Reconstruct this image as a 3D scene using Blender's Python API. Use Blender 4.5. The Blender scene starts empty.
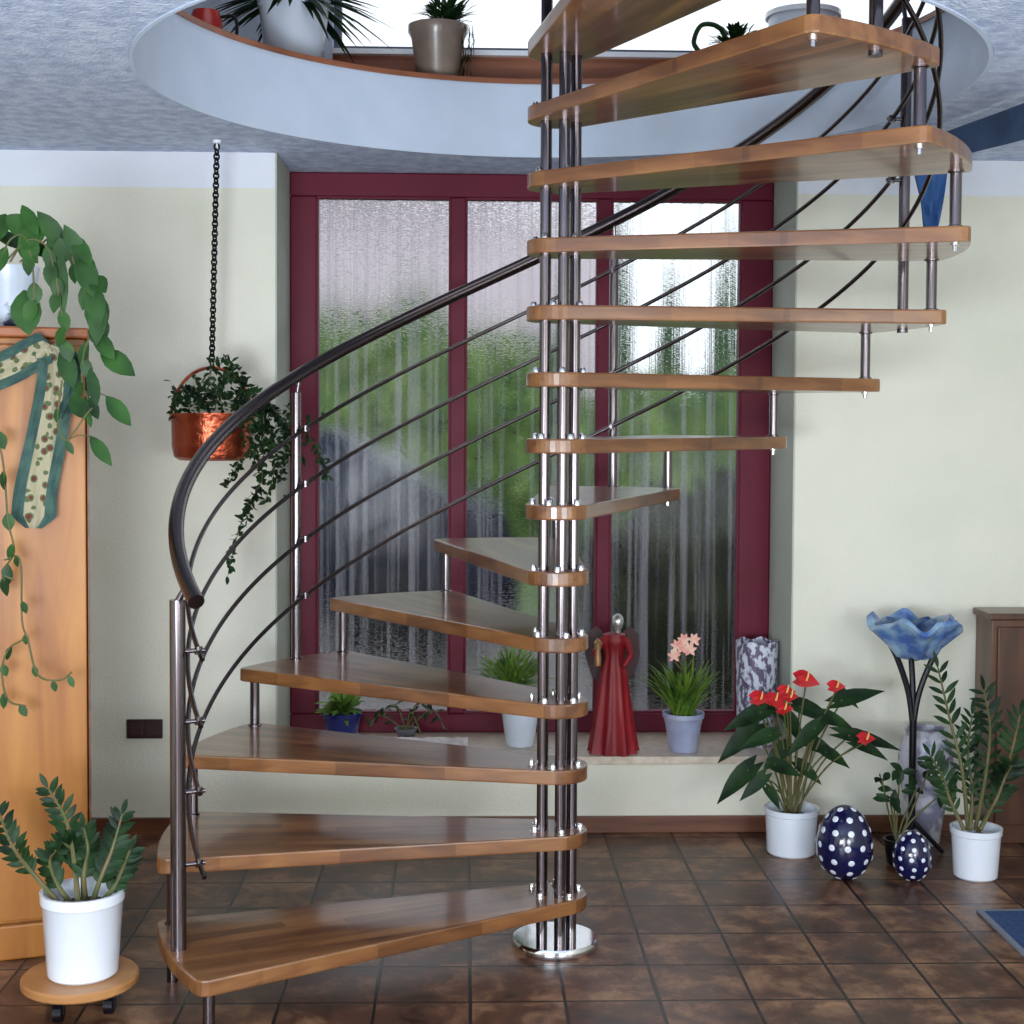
import bpy, bmesh, math, random
from mathutils import Vector, Matrix, Quaternion
PI = math.pi
rnd = random.Random(7)
scn = bpy.context.scene
COL = scn.collection

# ---------------------------------------------------------------- camera
CX, CZ, FPX, V0 = 0.0, 1.5512, 1466.0, 473.8
PITCH, ROLL, YAW = .0383, .0052, .0324
def _unview(d):
    c, s = math.cos(PITCH), math.sin(PITCH)
    d = Vector((d[0], c*d[1]+s*d[2], -s*d[1]+c*d[2]))
    c, s = math.cos(YAW), math.sin(YAW)
    return Vector((c*d[0]+s*d[1], -s*d[0]+c*d[1], d[2]))
def ray(px, py):
    u, v = px-512, py-V0
    c, s = math.cos(ROLL), math.sin(ROLL)
    u, v = c*u+s*v, -s*u+c*v
    return _unview((u/FPX, 1, -v/FPX))
def at(px, py, Y):
    """point of the room at depth Y seen in that direction"""
    d = ray(px, py); t = Y/d.y
    return Vector((d.x*t, Y, CZ+d.z*t))
cam_d = bpy.data.cameras.new('camera'); cam = bpy.data.objects.new('camera', cam_d); COL.objects.link(cam)
cr, sr = math.cos(ROLL), math.sin(ROLL)
right = _unview((cr, 0, sr)).normalized(); up = _unview((-sr, 0, cr)).normalized(); fwd = _unview((0, 1, 0)).normalized()
M4 = Matrix.Identity(4)
for i in range(3):
    M4[i][0] = right[i]; M4[i][1] = up[i]; M4[i][2] = -fwd[i]
M4[2][3] = CZ
cam.matrix_world = M4
cam_d.sensor_width = 36; cam_d.lens = FPX/1024*36; cam_d.shift_y = -(512-V0)/1024
cam_d.clip_start = .05; cam_d.clip_end = 200
scn.camera = cam

# ---------------------------------------------------------------- world, lights, exposure
w = bpy.data.worlds.new('overcast_sky'); scn.world = w; w.use_nodes = True
bgn = w.node_tree.nodes['Background']; bgn.inputs[0].default_value = (.86, .93, 1, 1); bgn.inputs[1].default_value = 1.6
def area(name, loc, aim, sx, sy, power, color):
    l = bpy.data.lights.new(name, 'AREA'); l.shape = 'RECTANGLE'; l.size = sx; l.size_y = sy; l.energy = power; l.color = color
    o = bpy.data.objects.new(name, l); COL.objects.link(o); o.location = loc
    o.rotation_euler = (Vector(aim)-Vector(loc)).to_track_quat('-Z', 'Y').to_euler(); return o
area('garden_door_light', (-.75, -2.05, 1.25), (.3, 4.4, 1.25), .9, 2.1, 64, (1, .98, .95))
area('added_fill_back_right', (1.75, -2.05, 1.25), (-.2, 4.6, 1.25), .9, 2.1, 30, (1, .98, .95))  # unseen light added at the back to brighten the left wall
area('added_fill_side', (2.7, 1.3, 1.45), (-1.2, 5.4, 1.2), 1.4, 1.3, 30, (1, .98, .94))  # added fill by the right wall, which has no window, to even the walls
area('added_ceiling_fill_left', (-1.0, .4, 1.0), (-.9, 2.6, 2.5), 1.2, .8, 130, (.8, .9, 1))  # no lamp stands here; added to lift the ceiling and left side
area('added_ceiling_fill_right', (1.5, .4, 1.0), (1.3, 2.6, 2.5), 1.2, .8, 52, (.8, .9, 1))  # right-hand partner, likewise added to brighten the ceiling
area('upper_storey_light', (.3, 3.2, 4.9), (.3, 4.6, 2.9), 2.6, 2.2, 40, (.9, .95, 1))
scn.view_settings.view_transform = 'Standard'; scn.view_settings.look = 'None'
scn.view_settings.exposure = -0.12; scn.view_settings.gamma = 1; scn.view_settings.use_curve_mapping = False
scn.cycles.use_denoising = True
scn.cycles.max_bounces = 10; scn.cycles.transparent_max_bounces = 16

# ---------------------------------------------------------------- materials
def srgb(*c):
    return tuple(((v/255)/12.92 if v <= 10 else ((v/255+.055)/1.055)**2.4) for v in c)+(1,)
def mat(name, c1, c2=None, rough=.5, metal=0, scale=8, stretch=(1, 1, 1), bump=0, bscale=60, coat=0, detail=4, lo=.35, hi=.65, spec=.5, trans=0):
    m = bpy.data.materials.new(name); m.use_nodes = True
    nt = m.node_tree; N = nt.nodes; L = nt.links; b = N['Principled BSDF']
    b.inputs['Base Color'].default_value = c1; b.inputs['Roughness'].default_value = rough; b.inputs['Metallic'].default_value = metal
    b.inputs['Coat Weight'].default_value = coat; b.inputs['Coat Roughness'].default_value = .12
    b.inputs['Specular IOR Level'].default_value = spec; b.inputs['Transmission Weight'].default_value = trans
    tc = N.new('ShaderNodeTexCoord')
    if c2:
        mp = N.new('ShaderNodeMapping'); mp.inputs['Scale'].default_value = stretch; L.new(tc.outputs['Object'], mp.inputs[0])
        n = N.new('ShaderNodeTexNoise'); n.inputs['Scale'].default_value = scale; n.inputs['Detail'].default_value = detail; L.new(mp.outputs[0], n.inputs['Vector'])
        r = N.new('ShaderNodeValToRGB'); r.color_ramp.elements[0].color = c1; r.color_ramp.elements[1].color = c2
        r.color_ramp.elements[0].position = lo; r.color_ramp.elements[1].position = hi
        L.new(n.outputs[0], r.inputs[0]); L.new(r.outputs[0], b.inputs['Base Color'])
    if bump:
        n2 = N.new('ShaderNodeTexNoise'); n2.inputs['Scale'].default_value = bscale; n2.inputs['Detail'].default_value = 3; L.new(tc.outputs['Object'], n2.inputs['Vector'])
        bp = N.new('ShaderNodeBump'); bp.inputs['Strength'].default_value = bump; bp.inputs['Distance'].default_value = .01
        L.new(n2.outputs[0], bp.inputs['Height']); L.new(bp.outputs[0], b.inputs['Normal'])
    return m

def wood(name, cols, rough=.3, stave=(.32, .045), grain=26, coat=.3, axis='X', contrast=.5):
    """staved board: bricks along the long axis plus fine grain"""
    m = bpy.data.materials.new(name); m.use_nodes = True
    nt = m.node_tree; N = nt.nodes; L = nt.links; b = N['Principled BSDF']
    tc = N.new('ShaderNodeTexCoord'); mp = N.new('ShaderNodeMapping'); L.new(tc.outputs['Object'], mp.inputs[0])
    if axis == 'Z': mp.inputs['Rotation'].default_value = (0, PI/2, 0)
    br = N.new('ShaderNodeTexBrick'); L.new(mp.outputs[0], br.inputs['Vector'])
    br.inputs['Scale'].default_value = 1; br.inputs['Mortar Size'].default_value = 0.0
    br.inputs['Brick Width'].default_value = stave[0]; br.inputs['Row Height'].default_value = stave[1]
    br.inputs['Color1'].default_value = (0, 0, 0, 1); br.inputs['Color2'].default_value = (1, 1, 1, 1)
    mp2 = N.new('ShaderNodeMapping'); L.new(mp.outputs[0], mp2.inputs[0]); mp2.inputs['Scale'].default_value = (.12, 1, 1)
    n = N.new('ShaderNodeTexNoise'); n.inputs['Scale'].default_value = grain; n.inputs['Detail'].default_value = 5; n.inputs['Distortion'].default_value = .6; L.new(mp2.outputs[0], n.inputs['Vector'])
    mx = N.new('ShaderNodeMix'); mx.inputs[0].default_value = contrast; L.new(n.outputs[0], mx.inputs[2]); L.new(br.outputs['Color'], mx.inputs[3])
    r = N.new('ShaderNodeValToRGB'); e = r.color_ramp.elements
    e[0].color = cols[0]; e[0].position = .25; e[1].color = cols[2]; e[1].position = .85
    k = e.new(.5); k.color = cols[1]
    L.new(mx.outputs[0], r.inputs[0]); L.new(r.outputs[0], b.inputs['Base Color'])
    b.inputs['Roughness'].default_value = rough; b.inputs['Coat Weight'].default_value = coat; b.inputs['Coat Roughness'].default_value = .1
    return m

STEEL = mat('polished_steel', srgb(120, 112, 116), rough=.19, metal=1)
DSTEEL = mat('rail_steel', srgb(96, 88, 90), rough=.24, metal=1)
CHROME = mat('chrome', srgb(235, 235, 238), rough=.08, metal=1)
BEECH = wood('beech_tread', (srgb(82, 48, 27), srgb(120, 77, 44), srgb(160, 112, 66)), rough=.3, coat=.5, contrast=.28)
PINE = wood('pine', (srgb(146, 84, 26), srgb(180, 118, 48), srgb(204, 148, 72)), rough=.4, stave=(3, .09), grain=14, axis='Z', contrast=.35)
DARKWOOD = wood('dark_oak', (srgb(66, 38, 24), srgb(96, 60, 38), srgb(124, 80, 52)), rough=.4, stave=(3, .05), grain=18, axis='Z', contrast=.4)
SKIRT = mat('skirting_wood', srgb(82, 44, 26), srgb(116, 72, 46), rough=.4, scale=10, stretch=(.2, 1, 2))
EDGEWOOD = mat('upper_floor_wood', srgb(120, 70, 48), srgb(152, 94, 66), rough=.4, scale=8, stretch=(.3, 1, 3))
CREAM = mat('cream_wall_paint', srgb(219, 218, 202), srgb(225, 223, 208), rough=.85, scale=3, bump=.25, bscale=120)
WHITEP = mat('white_wall_paint', srgb(218, 222, 232), srgb(226, 230, 238), rough=.85, scale=3, bump=.2, bscale=120)
GREYP = mat('grey_reveal_paint', srgb(176, 182, 168), srgb(186, 190, 178), rough=.85, scale=3, bump=.2, bscale=120)
CEIL = mat('rough_plaster_ceiling', srgb(170, 184, 214), srgb(206, 218, 240), rough=.9, scale=22, bump=.9, bscale=90)  # cold blue of daylight on white plaster is mixed into the colour
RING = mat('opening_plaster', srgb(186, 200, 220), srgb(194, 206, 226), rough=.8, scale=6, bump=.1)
BURG = mat('burgundy_lacquer', srgb(94, 14, 38), srgb(102, 20, 46), rough=.5, scale=3, spec=.25)
SILL = mat('beige_stone_sill', srgb(196, 180, 160), srgb(214, 202, 186), rough=.3, scale=30)
BLACK = mat('black_iron', srgb(26, 24, 30), rough=.4, metal=.6)
WPOT = mat('white_glazed_ceramic', srgb(226, 232, 242), rough=.18, coat=.4)
SOIL = mat('potting_soil', srgb(38, 28, 22), srgb(58, 44, 34), rough=.95, scale=60, bump=.8)
COPPER = mat('hammered_copper', srgb(150, 66, 44), srgb(186, 92, 64), rough=.28, metal=.9, scale=14, bump=.35, bscale=55)
LEAF = mat('leaf_green', srgb(24, 52, 22), srgb(50, 90, 36), rough=.5, scale=9, spec=.25)
LEAFD = mat('leaf_dark_green', srgb(10, 28, 14), srgb(34, 62, 28), rough=.5, scale=12, spec=.2)
LEAFL = mat('leaf_light_green', srgb(58, 100, 34), srgb(116, 148, 54), rough=.55, scale=12, spec=.25)
STEM = mat('plant_stem', srgb(74, 86, 44), srgb(104, 92, 58), rough=.6, scale=20)
RED = mat('red_flower', srgb(176, 14, 30), srgb(205, 40, 46), rough=.35, scale=20)
PINK = mat('pink_flower', srgb(230, 150, 140), srgb(240, 205, 180), rough=.5, scale=30)
YEL = mat('spadix_yellow', srgb(220, 190, 110), rough=.5)

def floor_mat(name, x0, y0, s):
    m = bpy.data.materials.new(name); m.use_nodes = True
    nt = m.node_tree; N = nt.nodes; L = nt.links; b = N['Principled BSDF']
    tc = N.new('ShaderNodeTexCoord'); mp = N.new('ShaderNodeMapping'); L.new(tc.outputs['Object'], mp.inputs[0])
    mp.inputs['Location'].default_value = (-x0+10*s, -y0+20*s, 0)
    br = N.new('ShaderNodeTexBrick'); L.new(mp.outputs[0], br.inputs['Vector'])
    br.offset = 0; br.inputs['Scale'].default_value = 1; br.inputs['Brick Width'].default_value = s; br.inputs['Row Height'].default_value = s
    br.inputs['Mortar Size'].default_value = .0055; br.inputs['Mortar Smooth'].default_value = .3
    br.inputs['Color1'].default_value = (.2, .2, .2, 1); br.inputs['Color2'].default_value = (.9, .9, .9, 1); br.inputs['Mortar'].default_value = (.5, .5, .5, 1)
    n = N.new('ShaderNodeTexNoise'); n.inputs['Scale'].default_value = 7; n.inputs['Detail'].default_value = 6; n.inputs['Roughness'].default_value = .68; n.inputs['Distortion'].default_value = .25; L.new(mp.outputs[0], n.inputs['Vector'])
    mx = N.new('ShaderNodeMix'); mx.inputs[0].default_value = .16; L.new(n.outputs[0], mx.inputs[2]); L.new(br.outputs['Color'], mx.inputs[3])
    r = N.new('ShaderNodeValToRGB'); e = r.color_ramp.elements
    e[0].color = srgb(44, 26, 20); e[0].position = .34; e[1].color = srgb(166, 124, 90); e[1].position = .7
    k = e.new(.5); k.color = srgb(92, 60, 44)
    L.new(mx.outputs[0], r.inputs[0])
    m2 = N.new('ShaderNodeMix'); m2.data_type = 'RGBA'; L.new(br.outputs['Fac'], m2.inputs[0]); L.new(r.outputs[0], m2.inputs[6]); m2.inputs[7].default_value = srgb(30, 20, 18)
    L.new(m2.outputs[2], b.inputs['Base Color'])
    rr = N.new('ShaderNodeMapRange'); rr.inputs[3].default_value = .22; rr.inputs[4].default_value = .5; L.new(n.outputs[0], rr.inputs[0]); L.new(rr.outputs[0], b.inputs['Roughness'])
    bp = N.new('ShaderNodeBump'); bp.inputs['Strength'].default_value = .5; bp.inputs['Distance'].default_value = .004; bp.invert = True
    ad = N.new('ShaderNodeMath'); ad.operation = 'MULTIPLY_ADD'; L.new(n.outputs[0], ad.inputs[0]); ad.inputs[1].default_value = .5; L.new(br.outputs['Fac'], ad.inputs[2])
    L.new(ad.outputs[0], bp.inputs['Height']); L.new(bp.outputs[0], b.inputs['Normal'])
    return m
FLOOR = floor_mat('brown_clay_tiles', .0207, 4.089, .2523)

def reeded_glass(name):
    """wavy glass with vertical streaks"""
    m = bpy.data.materials.new(name); m.use_nodes = True
    nt = m.node_tree; N = nt.nodes; L = nt.links; N.remove(N['Principled BSDF']); out = N['Material Output']
    tc = N.new('ShaderNodeTexCoord')
    def noise(sx, sz, sc, det):
        mp = N.new('ShaderNodeMapping'); mp.inputs['Scale'].default_value = (sx, 1, sz); L.new(tc.outputs['Object'], mp.inputs[0])
        n = N.new('ShaderNodeTexNoise'); n.inputs['Scale'].default_value = sc; n.inputs['Detail'].default_value = det; L.new(mp.outputs[0], n.inputs['Vector']); return n
    n1 = noise(26, .22, 1, 3); n2 = noise(40, .5, 1, 3)
    bp = N.new('ShaderNodeBump'); bp.inputs['Strength'].default_value = 1; bp.inputs['Distance'].default_value = .0042; L.new(n1.outputs[0], bp.inputs['Height'])
    n3 = noise(70, 320, 1, 0); bp3 = N.new('ShaderNodeBump'); bp3.inputs['Strength'].default_value = 1; bp3.inputs['Distance'].default_value = .0011; L.new(n3.outputs[0], bp3.inputs['Height']); L.new(bp3.outputs[0], bp.inputs['Normal'])
    rf = N.new('ShaderNodeBsdfRefraction'); rf.inputs['IOR'].default_value = 1.3; rf.inputs['Roughness'].default_value = .045; L.new(bp.outputs[0], rf.inputs['Normal'])
    tr = N.new('ShaderNodeBsdfTranslucent'); tr.inputs[0].default_value = (.6, .58, .64, 1)
    tp = N.new('ShaderNodeBsdfTransparent')
    gl = N.new('ShaderNodeBsdfGlossy'); gl.inputs['Roughness'].default_value = .08
    m0 = N.new('ShaderNodeMixShader'); r0 = N.new('ShaderNodeValToRGB'); r0.color_ramp.elements[0].position = .48; r0.color_ramp.elements[1].position = .7
    r0.color_ramp.elements[0].color = (0, 0, 0, 1); r0.color_ramp.elements[1].color = (.26, .26, .26, 1)
    L.new(n2.outputs[0], r0.inputs[0]); L.new(r0.outputs[0], m0.inputs[0]); L.new(rf.outputs[0], m0.inputs[1]); L.new(tr.outputs[0], m0.inputs[2])
    m1 = N.new('ShaderNodeMixShader'); m1.inputs[0].default_value = .003; L.new(m0.outputs[0], m1.inputs[1]); L.new(gl.outputs[0], m1.inputs[2])
    L.new(m1.outputs[0], out.inputs[0]); N.remove(tp)
    return m
def clear_glass(name):
    m = bpy.data.materials.new(name); m.use_nodes = True
    nt = m.node_tree; N = nt.nodes; L = nt.links; N.remove(N['Principled BSDF'])
    tp = N.new('ShaderNodeBsdfTransparent'); gl = N.new('ShaderNodeBsdfGlossy'); gl.inputs['Roughness'].default_value = .02
    mx = N.new('ShaderNodeMixShader'); mx.inputs[0].default_value = .06; L.new(tp.outputs[0], mx.inputs[1]); L.new(gl.outputs[0], mx.inputs[2]); L.new(mx.outputs[0], N['Material Output'].inputs[0])
    return m
RGLASS = reeded_glass('streaked_window_glass'); CGLASS = clear_glass('clear_window_glass')

# ---------------------------------------------------------------- mesh helpers
def new(): return bmesh.new()
def finish(name, bm, m, parent=None, smooth=False, loc=(0, 0, 0), rotz=0, bevel=0):
    bmesh.ops.recalc_face_normals(bm, faces=bm.faces)
    me = bpy.data.meshes.new(name); bm.to_mesh(me); bm.free()
    me.materials.append(m)
    if smooth:
        me.polygons.foreach_set('use_smooth', [True]*len(me.polygons))
        try: me.set_sharp_from_angle(angle=math.radians(38))
        except Exception: pass
    o = bpy.data.objects.new(name, me); COL.objects.link(o); o.location = loc; o.rotation_euler = (0, 0, rotz)
    if parent: o.parent = parent
    if bevel:
        bv = o.modifiers.new('bevel', 'BEVEL'); bv.width = bevel; bv.segments = 2; bv.limit_method = 'ANGLE'
    return o
def thing(name, loc, label, cat, rotz=0, group=None):
    o = bpy.data.objects.new(name, None); COL.objects.link(o); o.location = loc; o.rotation_euler = (0, 0, rotz); o.empty_display_size = .1
    o['label'] = label; o['category'] = cat
    if group: o['group'] = group
    return o
def tag(o, label, cat, group=None, kind=None):
    o['label'] = label; o['category'] = cat
    if group: o['group'] = group
    if kind: o['kind'] = kind
    return o
def struct(name, bm, m, **k):
    o = finish(name, bm, m, **k); o['kind'] = 'structure'; return o
def box(bm, x0, x1, y0, y1, z0, z1):
    v = [bm.verts.new((x, y, z)) for x in (x0, x1) for y in (y0, y1) for z in (z0, z1)]
    for f in ((0, 1, 3, 2), (4, 6, 7, 5), (0, 4, 5, 1), (2, 3, 7, 6), (0, 2, 6, 4), (1, 5, 7, 3)): bm.faces.new([v[i] for i in f])
    return bm
def B(*a): return box(new(), *a)
def prism(bm, pts, z0, z1):
    a = [bm.verts.new((x, y, z0)) for x, y in pts]; b = [bm.verts.new((x, y, z1)) for x, y in pts]
    n = len(pts)
    bm.faces.new(a); bm.faces.new(b)
    for i in range(n): bm.faces.new((a[i], a[(i+1) % n], b[(i+1) % n], b[i]))
    return bm
def tube(bm, pts, r, n=10, cap=True):
    pts = [Vector(p) for p in pts]; m = len(pts)
    rs = r if isinstance(r, (list, tuple)) else [r]*m
    T = [(pts[min(i+1, m-1)]-pts[max(i-1, 0)]).normalized() for i in range(m)]
    ref = Vector((0, 0, 1)) if abs(T[0].z) < .9 else Vector((1, 0, 0))
    N_ = T[0].cross(ref).normalized(); rings = []
    for i in range(m):
        if i: N_ = (T[i-1].rotation_difference(T[i]) @ N_).normalized()
        Bn = T[i].cross(N_)
        rings.append([bm.verts.new(pts[i]+(N_*math.cos(2*PI*j/n)+Bn*math.sin(2*PI*j/n))*rs[i]) for j in range(n)])
    for i in range(m-1):
        for j in range(n): bm.faces.new((rings[i][j], rings[i][(j+1) % n], rings[i+1][(j+1) % n], rings[i+1][j]))
    if cap: bm.faces.new(rings[0]); bm.faces.new(rings[-1])
    return bm
def lathe(bm, prof, n=32, c=(0, 0, 0), mod=None):
    rings = []
    for i, (r, z) in enumerate(prof):
        if r < 1e-5: rings.append([bm.verts.new((c[0], c[1], c[2]+z))]); continue
        rr = []
        for j in range(n):
            a = 2*PI*j/n; q, dz = (mod(i/(len(prof)-1), a) if mod else (1, 0))
            rr.append(bm.verts.new((c[0]+r*q*math.cos(a), c[1]+r*q*math.sin(a), c[2]+z+dz)))
        rings.append(rr)
    for a, b in zip(rings, rings[1:]):
        if len(a) == 1 and len(b) == 1: continue
        for j in range(n):
            k = (j+1) % n
            if len(a) == 1: bm.faces.new((a[0], b[k], b[j]))
            elif len(b) == 1: bm.faces.new((a[j], a[k], b[0]))
            else: bm.faces.new((a[j], a[k], b[k], b[j]))
    return bm
def bez(p, n=12):
    p = [Vector(q) for q in p]; out = []
    # Catmull-Rom through the points
    q = [p[0]*2-p[1]]+p+[p[-1]*2-p[-2]]
    for i in range(len(p)-1):
        for k in range(n):
            t = k/n; a, b, c, d = q[i:i+4]
            out.append(.5*((2*b)+(c-a)*t+(2*a-5*b+4*c-d)*t*t+(3*b-a-3*c+d)*t**3))
    out.append(p[-1]); return out
SHAPES = {'oval': [(0, .06), (.15, .55), (.35, .95), (.55, 1), (.75, .75), (.9, .35), (1, .02)],
          'heart': [(0, .5), (.08, .9), (.25, 1), (.45, .9), (.65, .65), (.85, .28), (1, .02)],
          'strap': [(0, .5), (.2, .9), (.45, 1), (.7, .85), (.88, .5), (1, .03)]}
def leaf(bm, base, d, upv, ln, wd, droop=.3, fold=.25, shape='oval'):
    base = Vector(base); d = Vector(d).normalized(); upv = Vector(upv)
    s = d.cross(upv)
    if s.length < 1e-3: s = d.cross(Vector((1, .3, 0)))
    s.normalize(); u = s.cross(d).normalized(); prev = None
    for t, w_ in SHAPES[shape]:
        c = base+d*(ln*t)-u*(droop*ln*t*t); h = wd/2*w_
        back = -d*(.18*ln) if (shape == 'heart' and t == 0) else Vector((0, 0, 0))
        row = [bm.verts.new(c-s*h+u*(fold*h)+back), bm.verts.new(c), bm.verts.new(c+s*h+u*(fold*h)+back)]
        if prev:
            for k in (0, 1): bm.faces.new((prev[k], prev[k+1], row[k+1], row[k]))
        prev = row
def rv(a=1): return Vector((rnd.uniform(-a, a), rnd.uniform(-a, a), rnd.uniform(-a, a)))

# ---------------------------------------------------------------- room shell
YW, YN, ZC, ZU = 5.431, 5.83, 2.515, 2.79
XN0, XN1 = -.698, 1.232          # window niche
XL, XR, YB = -2.5, 2.75, -2.2
SX, SY = .270, 4.246              # stair axis
OX, OY, OR = .262, 4.26, 1.185       # round ceiling opening
struct('floor', B(XL-.1, XR+.1, YB, YW+.1, -.1, 0), FLOOR)
struct('wall_back_left', B(XL-.1, XN0, YW, YN+.15, 0, 2.385), CREAM)
struct('wall_back_right', B(XN1, XR+.1, YW, YN+.15, 0, 2.385), CREAM)
struct('wall_back_below_window', B(XN0, XN1, YW, YN+.15, 0, .26), CREAM)
struct('wall_back_upper_left', B(XL-.1, XN0, YW, YN+.15, 2.385, ZC), WHITEP)
struct('wall_back_upper_right', B(XN1, XR+.1, YW, YN+.15, 2.385, ZC), WHITEP)
bm = B(XN0-.001, XN0+.006, YW+.002, YN, .29, ZC-.002); box(bm, XN1-.006, XN1+.001, YW+.002, YN, .29, ZC-.002)
struct('trim_window_reveal', bm, GREYP)
struct('trim_window_sill', B(XN0, XN1, YW-.025, YN+.02, .26, .29), SILL, bevel=.004)
struct('wall_left', B(XL-.1, XL, YB, YW, 0, ZC), CREAM)
struct('wall_right', B(XR, XR+.1, YB, YW, 0, ZC), CREAM)
bm = B(XL-.1, -1.25, YB-.1, YB, 0, ZC); box(bm, -.25, 1.25, YB-.1, YB, 0, ZC); box(bm, 2.25, XR+.1, YB-.1, YB, 0, ZC); box(bm, -1.25, -.25, YB-.1, YB, 2.2, ZC); box(bm, 1.25, 2.25, YB-.1, YB, 2.2, ZC)
struct('wall_front', bm, CREAM)
bm = B(XL-.1, XR+.1, YB-.1, YB, ZC, 5.2)
struct('wall_upper_front', bm, CREAM)
struct('baseboard_left', B(XL, XN0, YW-.018, YW, 0, .062), SKIRT, bevel=.003)
struct('baseboard_right', B(XN0, XR, YW-.018, YW, 0, .062), SKIRT, bevel=.003)
# ceiling slab with a round hole
def ring_slab(x0, x1, y0, y1, z0, z1, cx, cy, r, n=96):
    bm = new(); inner, outer = [], []
    for j in range(n):
        a = 2*PI*j/n; dx, dy = math.cos(a), math.sin(a); t = 1e9
        if dx > 1e-9: t = min(t, (x1-cx)/dx)
        if dx < -1e-9: t = min(t, (x0-cx)/dx)
        if dy > 1e-9: t = min(t, (y1-cy)/dy)
        if dy < -1e-9: t = min(t, (y0-cy)/dy)
        inner.append((cx+r*dx, cy+r*dy)); outer.append((cx+t*dx, cy+t*dy))
    for k, (cx_, cy_) in enumerate(((x1, y1), (x0, y1), (x0, y0), (x1, y0))):
        a = math.atan2(cy_-cy, cx_-cx) % (2*PI); j = int(round(a/(2*PI)*n)) % n; outer[j] = (cx_, cy_)
    V = {}
    for nm, P in (('i', inner), ('o', outer)):
        for z in (0, 1): V[nm, z] = [bm.verts.new((x, y, (z0, z1)[z])) for x, y in P]
    for j in range(n):
        k = (j+1) % n
        for z in (0, 1): bm.faces.new((V['i', z][j], V['i', z][k], V['o', z][k], V['o', z][j]))
        bm.faces.new((V['i', 0][j], V['i', 0][k], V['i', 1][k], V['i', 1][j])); bm.faces.new((V['o', 0][j], V['o', 0][k], V['o', 1][k], V['o', 1][j]))
    return bm
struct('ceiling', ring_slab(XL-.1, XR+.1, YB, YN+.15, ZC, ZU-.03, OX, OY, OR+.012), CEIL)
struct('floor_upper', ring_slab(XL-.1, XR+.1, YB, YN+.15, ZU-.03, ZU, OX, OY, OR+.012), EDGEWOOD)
bm = new(); n = 128; rr = [[bm.verts.new((OX+r*math.cos(2*PI*j/n), OY+r*math.sin(2*PI*j/n), z)) for j in range(n)] for r, z in ((OR, ZC-.004), (OR, ZU-.012), (OR+.011, ZU-.012), (OR+.011, ZC-.004))]
for i in range(4):
    for j in range(n): bm.faces.new((rr[i][j], rr[i][(j+1) % n], rr[(i+1) % 4][(j+1) % n], rr[(i+1) % 4][j]))
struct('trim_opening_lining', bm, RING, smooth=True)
bm = new(); rr = [[bm.verts.new((OX+r*math.cos(2*PI*j/n), OY+r*math.sin(2*PI*j/n), z)) for j in range(n)] for r, z in ((OR-.006, ZU-.012), (OR-.006, ZU+.006), (OR+.05, ZU+.006), (OR+.05, ZU-.012))]
for i in range(4):
    for j in range(n): bm.faces.new((rr[i][j], rr[i][(j+1) % n], rr[(i+1) % 4][(j+1) % n], rr[(i+1) % 4][j]))
struct('trim_opening_edge', bm, EDGEWOOD, smooth=True)
# upper storey
UX0, UX1 = -.52, 2.3
struct('wall_upper_back_left', B(XL-.1, UX0, YN-.05, YN+.15, ZU, 5.2), RING)
struct('wall_upper_back_right', B(UX1, XR+.1, YN-.05, YN+.15, ZU, 5.2), RING)
struct('wall_upper_back_top', B(UX0, UX1, YN-.05, YN+.15, 4.9, 5.2), RING)
struct('wall_upper_back_foot', B(UX0, UX1, YN-.03, YN+.15, ZU, 2.962), EDGEWOOD)
struct('wall_upper_left', B(XL-.1, XL, YB, YN-.05, ZU, 5.2), RING)
struct('wall_upper_right', B(XR, XR+.1, YB, YN-.05, ZU, 5.2), RING)
struct('ceiling_upper', B(XL-.1, XR+.1, YB, YN+.15, 5.2, 5.3), WHITEP)
wu = struct('window_2', B(UX0, UX1, YN-.06, YN+.1, 2.962, 2.982), WPOT)
GREYM = mat('grey_window_metal', srgb(86, 92, 108), rough=.4, metal=.3)
bm = B(UX0, UX1, YN+.02, YN+.06, 2.984, 3.01); box(bm, UX0, UX1, YN+.02, YN+.06, 4.86, 4.9); box(bm, UX0, UX0+.03, YN+.02, YN+.06, 3.01, 4.86); box(bm, UX1-.03, UX1, YN+.02, YN+.06, 3.01, 4.86)
finish('window_frame', bm, GREYM, wu)
finish('pane', B(UX0+.03, UX1-.03, YN+.036, YN+.042, 3.01, 4.86), CGLASS, wu)

# ---------------------------------------------------------------- big window
ZS = .29
wx = [(-.586, -.06), (.003, .527), (.583, 1.1)]
bm = B(XN0+.006, XN1-.006, YN, YN+.07, 2.42, ZC-.002)
box(bm, XN0+.006, XN1-.006, YN, YN+.07, ZS, ZS+.075)
for a, b in ((XN0+.006, -.586), (-.06, .003), (.527, .583), (1.1, XN1-.006)): box(bm, a, b, YN+.001, YN+.069, ZS+.075, 2.42)
win = struct('window_1', bm, BURG, bevel=.006)
for a, b in wx:
    bm = new()
    for x0, x1, z0, z1 in ((a, a+.006, ZS+.075, 2.42), (b-.006, b, ZS+.075, 2.42), (a+.006, b-.006, 2.412, 2.42), (a+.006, b-.006, ZS+.075, ZS+.083)): box(bm, x0, x1, YN+.012, YN+.055, z0, z1)
    finish('glazing_bead', bm, BURG, win)
    finish('pane', B(a+.005, b-.005, YN+.03, YN+.038, ZS+.08, 2.416), RGLASS, win)

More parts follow.
